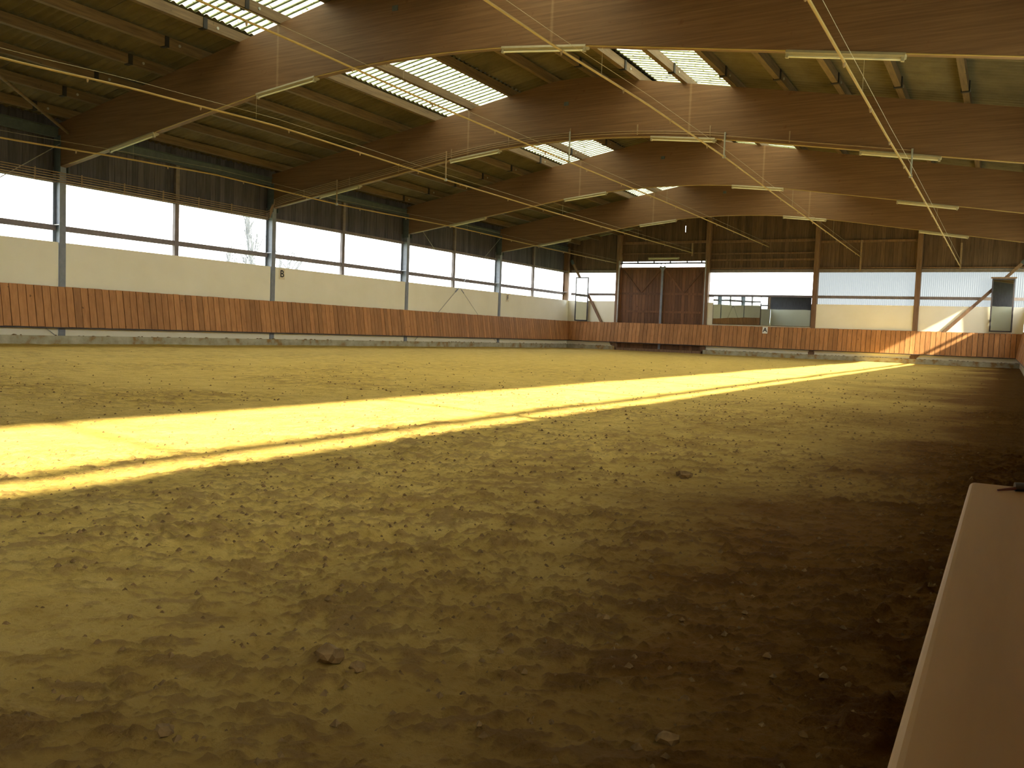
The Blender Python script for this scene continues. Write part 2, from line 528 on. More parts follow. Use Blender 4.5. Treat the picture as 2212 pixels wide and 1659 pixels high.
def lumps(x, y, cell, seed, prob, rmin, rmax):
    """discrete rounded crumbs: jittered points on a grid"""
    xi = np.floor(x / cell).astype(np.int64); yi = np.floor(y / cell).astype(np.int64)
    best = np.zeros_like(x)
    def h(a, b, k):
        n = (a * 374761393 + b * 668265263 + (seed + k) * 974634777) & 0xFFFFFFFF
        n = ((n ^ (n >> 13)) * 1274126177) & 0xFFFFFFFF
        return ((n ^ (n >> 16)) & 0xFFFFFFFF) / 4294967295.0
    for dx in (-1, 0, 1):
        for dy in (-1, 0, 1):
            a = xi + dx; b = yi + dy
            px = (a + 0.15 + 0.7 * h(a, b, 1)) * cell; py = (b + 0.15 + 0.7 * h(a, b, 2)) * cell
            r = rmin + (rmax - rmin) * h(a, b, 3) ** 2
            on = h(a, b, 4) < prob
            an = 6.283 * h(a, b, 5); ca = np.cos(an); sa = np.sin(an)
            u = ((x - px) * ca + (y - py) * sa) / r; v = (-(x - px) * sa + (y - py) * ca) / (r * 0.62)
            best = np.maximum(best, np.where(on, r * np.sqrt(np.clip(1 - u * u - v * v, 0, 1)), 0))
    return best

def churned(x, y):
    # the far half has been harrowed smooth, the near half is freshly ridden
    ridden = np.clip(1.15 - (y + 39.0) / 20.0, 0.22, 1.0)
    return np.clip(0.55 + (fbm(x * 0.7 + 3, y * 0.7, 5, 3) - 0.5) * 2.4, 0.12, 1) * ridden

def sand_height(x, y, mask=False):
    churn = churned(x, y)
    h = 0.035 * (fbm(x * 0.5, y * 0.5, 1, 3) - 0.5)
    # harrow ruts, roughly along the hall and curving
    wob = 0.9 * (fbm(x * 0.25, y * 0.25, 9, 2) - 0.5)
    q = (x + wob * 2.0) * 0.9 + y * 0.25
    h = h + 0.016 * (fbm(q * 3.0, (y - 0.3 * x) * 0.5, 21, 3) - 0.5) * (0.4 + churn)
    # scuffed ridges
    a = (x * 0.86 + y * 0.5); b = (-x * 0.5 + y * 0.86)
    r1 = 1 - np.abs(2 * fbm(a * 5.5, b * 10.0, 33, 4) - 1)
    h = h + 0.028 * churn * np.clip(r1 - 0.60, 0, 1)
    wx = x + 0.02 * (vnoise(x * 30, y * 30, 71) - 0.5); wy = y + 0.02 * (vnoise(x * 30, y * 30, 72) - 0.5)
    sst = lambda e0, e1, v: (lambda t: t * t * (3 - 2 * t))(np.clip((v - e0) / (e1 - e0), 0, 1))
    l1 = lumps(wx, wy, 0.15, 201, 0.03 + 0.22 * churn, 0.010, 0.030)
    l2 = lumps(wx, wy, 0.050, 301, 0.06 + 0.35 * churn, 0.005, 0.014)
    h = h + 0.75 * l1 + 0.8 * l2
    # crumbly scuffs drawn out along the riding direction
    a2 = a + 0.10 * (fbm(x * 2.1, y * 2.1, 81, 2) - 0.5); b2 = b + 0.25 * (fbm(x * 1.3, y * 1.3, 82, 2) - 0.5)
    s1 = sst(0.600, 0.640, fbm(a2 * 8.0, b2 * 15.0, 91, 5, 0.62))
    s2 = sst(0.605, 0.660, fbm(a2 * 19.0, b2 * 33.0, 95, 3, 0.62))
    h = h + 0.0095 * s1 * (0.15 + churn) + 0.0060 * s2 * (0.35 + churn)
    r3 = fbm(x * 34, y * 34, 47, 3, 0.6)
    h = h + (0.008 + 0.024 * churn) * np.clip(r3 - 0.45, 0, 1)
    # dents of hooves
    d = fbm(x * 4.2, y * 4.2, 55, 2)
    h = h - 0.08 * churn * np.clip(0.38 - d, 0, 1)
    # a kicked-up heap in the near left
    h = h + 0.040 * np.exp(-(((x - 18.46) / 0.10) ** 2 + ((y + 37.95) / 0.10) ** 2)) * (0.6 + 0.8 * fbm(x * 24, y * 24, 61, 3))
    # sand banked up a little along the walls
    edge = np.minimum(np.minimum(x, W - x), -y)
    h = h + 0.05 * np.exp(-np.clip(edge, 0, None) / 0.35)
    if mask:
        fade = np.clip(0.12 + 1.4 * churn, 0, 1)
        k = np.maximum(np.maximum(np.clip(l1 / 0.012, 0, 1) * 0.7, np.clip(l2 / 0.006, 0, 1) * 0.6), np.maximum(s1 * 0.75, s2 * 0.70)) * fade
        return h, np.clip(k, 0, 1)
    return h

def graded(lo, hi, centre, near, fine, growth):
    out = [centre]
    p = centre
    while p < hi:
        d = abs(p - centre)
        p += max(fine, (d - near) * growth + fine if d > near else fine); out.append(min(p, hi))
    p = centre; back = []
    while p > lo:
        d = abs(p - centre)
        p -= max(fine, (d - near) * growth + fine if d > near else fine); back.append(max(p, lo))
    return np.array(back[::-1] + out)

gx = graded(-0.32, W + 0.32, 18.9, 0.9, 0.0085, 0.0052)
gy = graded(-47.5, 0.27, -38.0, 0.9, 0.0085, 0.0052)
GX, GY = np.meshgrid(gx, gy)
GZ, GK = sand_height(GX, GY, True)
nx, ny = len(gx), len(gy)
co = np.stack([GX, GY, GZ], -1).reshape(-1, 3)
ii = (np.arange(ny - 1)[:, None] * nx + np.arange(nx - 1)[None, :]).reshape(-1)
quads = np.stack([ii, ii + 1, ii + nx + 1, ii + nx], -1).astype(np.int32)
me = bpy.data.meshes.new('floor')
me.vertices.add(len(co)); me.vertices.foreach_set('co', co.astype(np.float32).reshape(-1))
me.loops.add(quads.size); me.loops.foreach_set('vertex_index', quads.reshape(-1))
me.polygons.add(len(quads))
me.polygons.foreach_set('loop_start', np.arange(0, quads.size, 4, dtype=np.int32))
me.polygons.foreach_set('loop_total', np.full(len(quads), 4, dtype=np.int32))
me.polygons.foreach_set('use_smooth', np.ones(len(quads), dtype=bool))
me.update(calc_edges=True)
ka = me.attributes.new('clod', 'FLOAT', 'POINT'); ka.data.foreach_set('value', GK.astype(np.float32).reshape(-1))
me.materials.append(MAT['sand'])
floor = bpy.data.objects.new('floor', me); COL.objects.link(floor)
tag(floor, 'churned yellow-brown sand footing of the riding hall', kind='structure')

def ground_z(x, y):
    return float(sand_height(np.array([x]), np.array([y]))[0])

# ground outside
gm = MB().box(-180, 180, -180, 180, -0.60, -0.25)
solo('ground', gm, 'meadow', 'flat winter meadow outside the riding hall', kind='structure')

# ================================================================== WALLS
SILL, HEAD, KT, KB, PT = 2.459, 3.875, 1.408, 0.449, 0.238
RAILZ0, RAILZ1 = 2.745, 2.875
posts_y = [-L * t for t in range(0, NB + 1)]

WIN = [0]
def next_window():
    WIN[0] += 1
    return 'window_%d' % WIN[0]

def pane_mesh(axis, c, a0, a1, z0, z1, pitch=0.076, amp=0.008):
    """vertically ribbed plastic sheet; runs along axis from a0 to a1 at depth c"""
    m = MB(); n = max(4, int(round((a1 - a0) / pitch * 6)))
    vs = []; fs = []
    for i in range(n + 1):
        a = a0 + (a1 - a0) * i / n
        d = c + amp * math.sin(2 * math.pi * a / pitch)
        for z in (z0, z1):
            vs.append((d, a, z) if axis == 'y' else (a, d, z))
    for i in range(n):
        fs.append((2 * i, 2 * i + 2, 2 * i + 3, 2 * i + 1))
    m.add(vs, fs); m.smooth = True
    return m

def side_wall(side):
    s = -1 if side == 'left' else 1
    X = 0.0 if s < 0 else W
    def bx(mb, d0, d1, y0, y1, z0, z1):          # d measured outward from the inner face
        a, b = sorted((X + s * d0, X + s * d1))
        return mb.box(a, b, y0, y1, z0, z1)
    wall = empty('wall_' + side, (X, 0, 0), 'cream plastered masonry with dark stained boarding above the windows, on the %s' % side, kind='structure')
    base = empty('baseboard_' + side, (X, 0, 0), 'muddy concrete plinth along the %s wall' % side, kind='structure')
    part('plinth', bx(MB(), -0.05, 0.30, -47.25, 0.0, -0.3, PT), 'plinth', base)
    # crumbs of sand lying on the plinth
    m = MB()
    y = -46.0
    while y < -0.2:
        ln = random.uniform(0.03, 0.16); hh = random.uniform(0.008, 0.03)
        if random.random() < 0.55:
            a, b = X - s * 0.05, X - s * 0.0
            m.add([(a, y, PT - .004), (a, y + ln, PT - .004), (b, y + ln, PT - .004), (b, y, PT - .004), ((a + b) / 2, y + ln * .3, PT + hh), ((a + b) / 2, y + ln * .7, PT + hh * .7)],
                  [(0, 1, 5, 4), (1, 2, 5), (2, 3, 4, 5), (3, 0, 4), (0, 3, 2, 1)])
        y += ln + random.uniform(0.0, 0.25)
    part('sand_crumbs', m, 'clod', base, kind='stuff')
    for i in range(NB):
        y1, y0 = posts_y[i], posts_y[i + 1]
        part('masonry_panel', bx(MB(), 0.03, 0.22, y0 + (0.085 if s < 0 else 0.0), y1 - (0.085 if s < 0 else 0.0) if i else y1 + 0.2, PT, SILL), 'wall', wall)
        ym = (y0 + y1) / 2
        part('wall_stud', bx(MB(), 0.18, 0.27, ym - 0.06, ym + 0.06, HEAD, 5.1), 'mullion', wall)
    # boarding above the windows, board by board
    bw = 0.1675
    nbd = int(47.25 / bw)
    if side == 'left':
        lo = -30.0
        bm_ = MB().box(-0.011, 0.011, -bw / 2 + 0.003, bw / 2 - 0.003, HEAD, 5.37).mesh('cladding_board', mat=MAT['clad'])
        y = -bw / 2
        while y > lo:
            inst('cladding_board', bm_, (X + s * (0.285 + random.uniform(-0.004, 0.004)), y, 0), wall)
            y -= bw
        part('cladding_panel', bx(MB(), 0.275, 0.297, -47.25, lo, HEAD, 5.37), 'clad', wall)
    else:
        part('cladding_panel', bx(MB(), 0.275, 0.297, -47.25, 0.30, HEAD, 5.39), 'clad', wall)
    part('cladding_backing', bx(MB(), 0.300, 0.312, -47.25, 0.31, HEAD + 0.02, 5.42), 'clad', wall)
    # windows, two in each bay
    for i in range(NB):
        for k in range(2):
            y1 = posts_y[i] - k * L / 2; y0 = y1 - L / 2
            lab = 'ribbed plastic window light in the %s wall, %s from the far corner' % (side, ORD[2 * i + k])
            w = empty(next_window(), (X + s * 0.3, y0, SILL), lab, kind='structure')
            ye = y1 if (i or k) else 0.305
            part('pane', pane_mesh('y', X + s * 0.305, y0, ye, SILL - 0.08, RAILZ0 + 0.02), 'pane_clear' if s < 0 else 'pane', w)
            part('pane', pane_mesh('y', X + s * 0.305, y0, ye, RAILZ0 + 0.02, HEAD + 0.04), 'pane_clear' if s < 0 else 'pane', w)
            part('rail', bx(MB(), 0.21 if s < 0 else 0.25, 0.29, y0 + 0.04, y1 - 0.04, RAILZ0, RAILZ1), 'mullion', w)
            part('header', bx(MB(), 0.20, 0.272, y0 + 0.04, y1 - 0.04, HEAD - 0.005, HEAD + 0.09), 'mullion', w)
            if k == 0:
                part('mullion', bx(MB(), 0.19 if s < 0 else 0.25, 0.292, y0 - (0.065 if s < 0 else 0.025), y0 + (0.065 if s < 0 else 0.025), SILL - 0.05, HEAD + 0.1), 'mullion', w)
    # steel posts
    for i, py in enumerate(posts_y):
        if i in (0, NB):
            lab = 'slim steel corner post where the %s and %s walls meet' % (side, 'far' if i == 0 else 'near')
        else:
            lab = 'grey-blue steel I-section post in the %s wall, %s from the far corner' % (side, ORD[i - 1])
        p = empty('steel_post', (X, py, 0), lab, 'post', 'steel posts of the side walls')
        hw = 0.08 if side == 'left' else 0.03
        yy = py if i not in (0, NB) else (py - 0.02 if i == 0 else py + 0.1)
        top = 4.24 if i not in (0, NB) else 5.1
        zfoot = PT if i else SILL - 0.002
        sm = 'steel' if i not in (0, NB) else 'post_wood'
        part('inner_flange', bx(MB(), 0.0, 0.018, yy - hw, yy + hw, zfoot, top if side == 'left' else SILL + 0.1), sm, p)
        part('web', bx(MB(), 0.018, 0.268, yy - 0.010, yy + 0.010, zfoot, top) if side == 'left' else bx(MB(), 0.20, 0.268, yy - 0.03, yy + 0.03, zfoot, top), sm, p)
        part('outer_flange', bx(MB(), 0.262, 0.280, yy - hw, yy + hw, zfoot, top), sm, p)
        part('stiffener', bx(MB(), 0.018 if side == 'left' else .2, 0.262, yy - hw + .01, yy + hw - .01, 2.87, 2.885), 'galv', p)
        part('stiffener', bx(MB(), 0.018 if side == 'left' else .2, 0.262, yy - hw + .01, yy + hw - .01, 3.93, 3.945), 'galv', p)
        if i not in (0, NB):
            part('fork_plate', bx(MB(), -0.06, 0.2, yy - 0.112, yy - 0.098, 4.10, 4.95), 'steel_dark', p)
            part('fork_plate', bx(MB(), -0.06, 0.2, yy + 0.098, yy + 0.112, 4.10, 4.95), 'steel_dark', p)
    # eaves girder
    e = empty('eaves_girder', (X, 0, 4.9), 'dark green steel girder under the eaves of the %s wall' % side, 'girder', 'steel girders under the eaves')
    part('web', bx(MB(), 0.06, 0.08, -47.2, -0.1, 4.92, 5.12), 'steel_dark', e)
    part('flange', bx(MB(), 0.0, 0.14, -47.2, -0.1, 4.90, 4.92), 'steel_dark', e)
    part('flange', bx(MB(), 0.0, 0.14, -47.2, -0.1, 5.12, 5.14), 'steel_dark', e)

side_wall('left')
side_wall('right')

# ---- far wall
YW = 0.0
EP = [2.70, 7.20, 12.10, 16.20]          # timber posts of the far wall
farw = empty('wall_far', (CXM, 0, 0), 'far gable wall, cream masonry below and brown boarding above', kind='structure')
basef = empty('baseboard_far', (CXM, 0, 0), 'muddy concrete plinth along the far wall', kind='structure')
for a, b in ((0.0, EP[0]), (EP[1], W)):
    part('plinth', MB().box(a, b, -0.05, 0.3, -0.3, PT), 'plinth', basef)
part('threshold', MB().box(EP[0], EP[1], -0.03, 0.10, -0.3, 0.17), 'post_wood', basef)
m = MB(); x = 0.2
while x < W - 0.2:
    ln = random.uniform(0.05, 0.25); hh = random.uniform(0.006, 0.022)
    if not (EP[0] < x < EP[1]) and random.random() < 0.8:
        m.add([(x, -.05, PT - .004), (x + ln, -.05, PT - .004), (x + ln, 0, PT - .004), (x, 0, PT - .004), (x + ln * .3, -.025, PT + hh), (x + ln * .7, -.025, PT + hh * .7)],
              [(0, 1, 5, 4), (1, 2, 5), (2, 3, 4, 5), (3, 0, 4), (0, 3, 2, 1)])
    x += ln + random.uniform(0.0, 0.06)
part('sand_crumbs', m, 'black', basef, kind='stuff')
secs = [(0.0, EP[0]), (EP[1], EP[2]), (EP[2], EP[3]), (EP[3], W)]
flabel = ['beside the left corner', 'above the wide mirror, pure white', 'right of the wide mirror, pale blue and ribbed', 'in the right corner, pale blue and ribbed']
for k, (a, b) in enumerate(secs):
    part('masonry_panel', MB().box(a + (0.10 if k else 0), b - (0.10 if k < 3 else 0), 0.03, 0.2, PT, SILL), 'wall', farw)
    w = empty(next_window(), (a, 0.3, SILL), 'far wall window light ' + flabel[k], kind='structure')
    pm = 'pane_clear' if k < 2 else 'pane_sky_tint'
    a_, b_ = a, b
    if k == 0: a = -0.305
    if k == 3: b = W + 0.305
    part('pane', pane_mesh('x', 0.305, a, b, SILL - 0.08, RAILZ0 + 0.02), pm, w)
    part('pane', pane_mesh('x', 0.305, a, b, RAILZ0 + 0.02, HEAD + 0.04), pm, w)
    part('rail', MB().box(a_ + 0.06, b_ - 0.06, 0.21, 0.29, RAILZ0 - 0.01, RAILZ1 - 0.02), 'mullion', w)
    part('header', MB().box(a_ + 0.06, b_ - 0.06, 0.16, 0.272, HEAD - 0.005, HEAD + 0.13), 'mullion', w)
# boarding of the gable, board by board
bw = 0.1675
nbd = int(round((W + 0.5) / bw))
SLIT = 5.96
for i in range(nbd):
    xc = -0.25 + bw * (i + 0.5)
    z0 = HEAD if not (EP[0] - 0.02 < xc < EP[1] + 0.02) else 4.42
    z1 = lambda xx: zr(xx - CXM) - 0.005
    dy = random.uniform(-0.004, 0.004)
    def board(x0, x1, za, zbf):
        m_ = MB()
        zl = zbf if isinstance(zbf, float) else zbf(x0); zrr = zbf if isinstance(zbf, float) else zbf(x1)
        m_.prism([(x0, za), (x1, za), (x1, zrr), (x0, zl)], 'y', 0.274 + dy, 0.296 + dy)
        part('cladding_board', m_, 'endclad', farw)
    x0, x1 = xc - bw / 2 + 0.003, xc + bw / 2 - 0.003
    if x0 < SLIT <= x1:
        board(x0, x1, z0, 5.80)
        board(x0, SLIT - 0.016, 5.80, 6.10)
        if x1 > SLIT + 0.02: board(SLIT + 0.016, x1, 5.80, 6.10)
        board(x0, x1, 6.10, z1)
    else:
        board(x0, x1, z0, z1)
def backing(x0, x1, za, zbf):
    zl = zbf if isinstance(zbf, float) else zbf(x0); zq = zbf if isinstance(zbf, float) else zbf(x1)
    part('cladding_backing', MB().prism([(x0, za), (x1, za), (x1, zq), (x0, zl)], 'y', 0.302, 0.312), 'endclad', farw)
ztop = lambda xx: zr(xx - CXM) - 0.01
backing(-0.3, EP[0], HEAD + 0.02, ztop)
backing(EP[0], SLIT - 0.016, 4.46, ztop)
backing(SLIT - 0.016, SLIT + 0.016, 4.46, 5.80)
backing(SLIT - 0.016, SLIT + 0.016, 6.10, ztop)
backing(SLIT + 0.016, EP[1], 4.46, ztop)
backing(EP[1], CXM, HEAD + 0.02, ztop)
backing(CXM, W + 0.3, HEAD + 0.02, ztop)
# girts
for (a, b, z, h) in [(EP[0] + .1, EP[1] - .1, 5.32, .12), (EP[1] + .1, EP[2] - .1, 5.30, .12), (EP[2] + .1, EP[3] - .1, 5.20, .10),
                     (EP[1] + .1, EP[2] - .1, 4.74, .06), (EP[1] + .1, EP[2] - .1, 4.45, .08), (EP[1] + .1, EP[2] - .1, 4.06, .06),
                     (EP[2] + .1, EP[3] - .1, 4.06, .05), (EP[3] + .1, W, 4.05, .05), (EP[0] + .1, EP[1] - .1, 4.80, .05)]:
    part('girt', MB().box(a, b, 0.17, 0.272, z - h / 2, z + h / 2), 'post_wood', farw)
# timber posts
plabel = ['left of the double door', 'between the double door and the wide mirror', 'right of the wide mirror', 'beside the diagonal brace near the right corner']
for k, xp in enumerate(EP):
    p = empty('timber_post', (xp, 0, 0), 'brown timber gable post ' + plabel[k], 'post', 'timber posts of the far wall')
    o = part('shaft', MB().box(xp - 0.10, xp + 0.10, -0.03, 0.268, 0.0 if k < 2 else PT, zt(xp - CXM)), 'post_wood', p); bevel(o, 0.008)
    part('foot_plate', MB().box(xp - 0.13, xp + 0.13, -0.04, 0.0, PT, PT + 0.12), 'post_wood', p)
# near wall (seen in the mirrors)
nw = empty('wall_near', (CXM, -47.25, 0), 'near gable wall, cream below and closed dark boarding above', kind='structure')
part('masonry_panel', MB().box(0, W, -47.5, -47.28, 0, SILL), 'wall', nw)
part('cladding_panel', MB().prism([(-0.3, SILL), (W + 0.3, SILL), (W + 0.3, ztop(W + .3)), (CXM, ztop(CXM)), (-0.3, ztop(-.3))], 'y', -47.55, -47.52), 'clad', nw)
for k, xp in enumerate((4.0, 8.0, 12.1, 16.1)):
    p = solo('timber_post', MB().box(xp - 0.09, xp + 0.09, -47.5, -47.2, 0, zt(xp - CXM)), 'post_wood', 'brown timber post of the near gable wall, %s from the left side' % ORD[k], 'post', 'timber posts of the near wall', loc=(xp, -47.3, 0))

# ================================================================== KICKBOARDS
def slant_mesh(w, mat):
    """board leaning: local y+ is towards the arena at the bottom; origin on the wall line"""
    m = MB()
    t = 0.028
    top = (0.045, KT); bot = (0.20, KB)
    d = Vector((bot[0] - top[0], bot[1] - top[1])).normalized(); nrm = Vector((-d.y, d.x))
    if nrm.x < 0: nrm = -nrm
    q = [top, bot, (bot[0] - nrm.x * t, bot[1] - nrm.y * t), (top[0] - nrm.x * t, top[1] - nrm.y * t)]
    m.prism([(p[0], p[1]) for p in q], 'x', -w / 2, w / 2)
    c = 0.0
    return m.mesh('board', mat=mat)
KW = 0.191
kick_me = slant_mesh(KW - 0.016, MAT['kick'])
def kick_run(name_label, origin, ang, length, skip=()):
    """run starts at origin on the wall line and goes along +local x; arena on local +y"""
    k = empty('kickboard', origin, name_label, 'kickboard', 'sloping kickboards round the arena')
    k.rotation_euler = (0, 0, ang)
    n = int(length / KW)
    for i in range(n):
        o = bpy.data.objects.new('board', kick_me); COL.objects.link(o); o.parent = k
        o.location = (KW * (i + 0.5), random.uniform(-0.004, 0.004), random.uniform(-0.005, 0.005))
    def sub(nm, mb, mat):
        o = bpy.data.objects.new(nm, mb.mesh(nm, (0, 0, 0), MAT[mat])); COL.objects.link(o); o.parent = k
    sub('bottom_rail', MB().box(0, n * KW, 0.09, 0.198, KB - 0.035, KB - 0.004), 'rail_dark')
    t0, b0 = (0.045 - 0.036, KT - 0.012), (0.20 - 0.036, KB + 0.002)
    sub('backing_panel', MB().prism([t0, b0, (b0[0] - 0.01, b0[1]), (t0[0] - 0.01, t0[1])], 'x', 0, n * KW), 'rail_dark')
    sub('backing_rail', MB().box(0, n * KW, 0.02, 0.10, 0.55, 0.67), 'post_wood')
    sub('backing_rail', MB().box(0, n * KW, -0.03, 0.03, 1.18, 1.30), 'post_wood')
    i = 0
    while i * 2.25 < length:
        xk = 0.3 + i * 2.25
        sub('bracket', MB().prism([(0.0, KT - 0.04), (0.03, KT - 0.04), (0.165, KB + 0.01), (0.0, KB + 0.01)], 'x', xk - 0.03, xk + 0.03), 'post_wood')
        i += 1
    return k
# left: runs from the far corner towards the viewer; arena to +x
kick_run('sloping board kickboard along the left wall under the white panels', (0, -0.03, 0), -math.pi / 2, 40.1)
kick_run('sloping board kickboard across the far wall in front of the double door', (W - 0.03, 0, 0), math.pi, 20.06)
kick_run('sloping board kickboard along the right wall near the right edge', (W, -40.15, 0), math.pi / 2, 40.12)

# ================================================================== ROOF
PITCH = 0.1875; COLW = 1.125
def sheet(sgn, ln):
    n = 49; amp = 0.024; th = 0.007
    m = MB(); vs = []; fs = []
    xs = (0.0, ln * sgn)
    for layer in (0, 1):
        for x_ in xs:
            for i in range(n):
                y_ = -0.01 + (COLW + 0.045) * i / (n - 1)
                vs.append((x_, y_, amp + amp * math.sin(2 * math.pi * y_ / PITCH) + th * layer))
    idx = lambda la, e, i: (la * 2 + e) * n + i
    for i in range(n - 1):
        fs.append((idx(0, 0, i), idx(0, 1, i), idx(0, 1, i + 1), idx(0, 0, i + 1)))
        fs.append((idx(1, 0, i), idx(1, 0, i + 1), idx(1, 1, i + 1), idx(1, 1, i)))
        for e in (0, 1):
            fs.append((idx(0, e, i), idx(0, e, i + 1), idx(1, e, i + 1), idx(1, e, i)))
    for i in (0, n - 1):
        fs.append((idx(0, 0, i), idx(1, 0, i), idx(1, 1, i), idx(0, 1, i)))
    m.add(vs, fs); m.smooth = True
    return m
ROWS_L = [(0.0, 1.86), (1.78, 4.12), (4.06, 6.34), (6.28, 8.62), (8.56, 10.75)]
ROWS_R = [(0.0, 1.76), (1.68, 4.02), (3.96, 6.34), (6.28, 8.62), (8.56, 10.75)]
cosr = math.cos(math.atan(SL))
for sgn, side in ((-1, 'left'), (1, 'right')):
    rf = empty('ceiling_' + side, (CXM, 0, 5.0), 'corrugated sheet roof slope on the %s with a strip of skylights' % side, kind='structure')
    meshes = []
    ROWS = ROWS_L if sgn < 0 else ROWS_R
    for (u0, u1) in ROWS:
        ln = (u1 - u0) / cosr + 0.05
        meshes.append((sheet(sgn, ln).mesh('roof_sheet', mat=MAT['sheet']), sheet(sgn, ln).mesh('skylight_sheet', mat=MAT['skylight'])))
    rot = (0, math.atan(SL) * sgn, 0)
    for r, (u0, u1) in enumerate(ROWS):
        for c in range(-1, 43):
            y0 = -47.25 + COLW * c
            t = -y0 / L                   # bay position
            sky = (r == 1) and (1.0 <= t <= 5.01)
            zz = zr(u0) + 0.012 * (4 - r) + 0.009 * (c % 2)
            inst('skylight_sheet' if sky else 'roof_sheet', meshes[r][1 if sky else 0], (CXM + sgn * u0, y0, zz), rf, rot)
    if sgn > 0:
        part('ridge_cap', MB().prism([(CXM - 0.35, zr(0.35) + .10), (CXM, zr(0) + .14), (CXM + 0.35, zr(0.35) + .10), (CXM + .35, zr(.35) + .115), (CXM, zr(0) + .16), (CXM - .35, zr(.35) + .115)], 'y', -47.6, 0.5), 'sheet', rf)

# purlins
UL = [0.62, 1.78, 2.98, 4.10, 5.2, 6.32, 7.44, 8.56, 9.66]
UR = [0.55, 1.68, 2.84, 3.99, 5.13, 6.27, 7.43, 8.59, 9.72]
shoe_me = MB().box(-0.075, 0.075, -0.045, 0.045, -0.205, 0.0).mesh('hinge_shoe', mat=MAT['black'])
washer_me = MB().tube([(0, 0, 0), (0.02, 0, 0)], 0.028, 10).mesh('bolt', mat=MAT['galv'])
for sgn, us, side in ((-1, UL, 'left'), (1, UR, 'right')):
    for k, u in enumerate(us):
        xc = CXM + sgn * u
        ztp = zr(u) - 0.002
        p = empty('purlin', (xc, 0, ztp), '%s roof purlin below the ridge on the %s slope, %s' % (ORD[k], side, 'brown squared timber'), 'purlin', 'purlins of the roof')
        o = part('timber', MB().box(xc - 0.055, xc + 0.055, -47.2, 0.26, ztp - PD, ztp), 'purlin', p)
        for b in range(1, NB):
            if (b % 2 == 0) == (sgn < 0):
                yj = -L * b - 0.95
                inst('hinge_shoe', shoe_me, (xc, yj, ztp + 0.0), p)
                inst('bolt', washer_me, (xc + 0.05, yj + 0.30, ztp - 0.10), o)

# ================================================================== BEAMS
def beam_mesh(y):
    us = [-10.1] + list(np.linspace(-10.0, 10.0, 61)) + [10.1]
    m = MB(); y0, y1 = -0.09, 0.09
    n = len(us); vs = []; fs = []
    for u in us:
        top = zt(u) if abs(u) > 0.5 else zt(0.5) + 0.0
        for yy in (y0, y1):
            vs.append((u, yy, zb(u))); vs.append((u, yy, top))
    for i in range(n - 1):
        a = 4 * i; b = 4 * (i + 1)
        fs += [(a, b, b + 1, a + 1), (a + 2, a + 3, b + 3, b + 2), (a, a + 2, b + 2, b), (a + 1, b + 1, b + 3, a + 3)]
    fs += [(0, 1, 3, 2), (4 * (n - 1), 4 * (n - 1) + 2, 4 * (n - 1) + 3, 4 * (n - 1) + 1)]
    return m.add(vs, fs)
BMESH = beam_mesh(0).mesh('timber', mat=MAT['beam'])
conduit_me = MB().tube([(u, -0.075, zb(u) - 0.010) for u in np.linspace(-9.7, 9.7, 50)], 0.011, 6).mesh('conduit', mat=MAT['pipe'])
plate_me = MB().box(-0.06, 0.06, -0.102, -0.088, -0.045, 0.045).mesh('name_plate', mat=MAT['steel_dark'])
blabel = {1: 'arched glulam roof beam farthest from the camera, nearest the far gable', 2: 'arched glulam roof beam second from the far gable', 3: 'arched glulam roof beam carrying the brown feed pipes, third from the gable',
          4: 'large arched glulam roof beam nearest the camera across the top', 5: 'arched glulam roof beam just ahead of the camera overhead', 6: 'arched glulam roof beam behind the camera'}
for t in range(1, NB):
    y = -L * t
    b = empty('roof_beam', (CXM, y, 0), blabel[t], 'beam', 'glulam roof beams')
    inst('timber', BMESH, (CXM, y, 0), b)
    inst('conduit', conduit_me, (CXM, y, 0), b)
    inst('name_plate', plate_me, (CXM - 0.15, y, 6.36), b)

# ================================================================== LAMPS
def lamp_proto():
    h = MB()
    h.prism([(-0.075, 0.0), (0.075, 0.0), (0.085, -0.035), (0.04, -0.06), (-0.04, -0.06), (-0.085, -0.035)], 'x', -0.77, 0.77)
    tube = MB().tube([(-0.73, -0.045, -0.085), (0.73, -0.045, -0.085)], 0.014, 10)
    cap = MB().box(-0.02, 0.02, -0.065, -0.01, -0.105, -0.04)
    return h.mesh('housing', mat=MAT['lamp_white']), tube.mesh('tube', mat=MAT['lamp_tube']), cap.mesh('end_cap', mat=MAT['lamp_white'])
LH, LT, LC = lamp_proto()
def lamp(x, y, z, ang, label):
    l_ = empty('fluorescent_lamp', (x, y, z), label, 'lamp', 'unlit fluorescent lamps')
    l_.rotation_euler = (0, ang, 0)
    for nm, me_, dx in (('housing', LH, 0), ('tube', LT, 0), ('end_cap', LC, -0.745), ('end_cap', LC, 0.745)):
        o = bpy.data.objects.new(nm, me_); COL.objects.link(o); o.location = (dx, 0, 0)
        o.parent = hs_ if nm == 'end_cap' else l_          # the end caps belong to the housing
        if nm == 'housing': hs_ = o
bname = {4: 'the nearest roof beam', 3: 'the beam with the feed pipes', 2: 'the second beam from the gable', 1: 'the farthest roof beam'}
lname = ['leftmost lamp under ', 'lamp left of the ridge under ', 'lamp right of the ridge under ', 'rightmost lamp under ']
for t in (4, 3, 2, 1):
    for k, u in enumerate((-7.42, -2.80, 2.85, 7.44)):
        slope = (zb(u + 0.4) - zb(u - 0.4)) / 0.8
        lamp(CXM + u, -L * t - 0.03, zb(u) - 0.004, -math.atan(slope), 'unlit tube light, ' + lname[k] + bname[t])
lamp(5.0, 0.10, 4.60, 0, 'unlit tube light fixed above the bright slot over the double door')

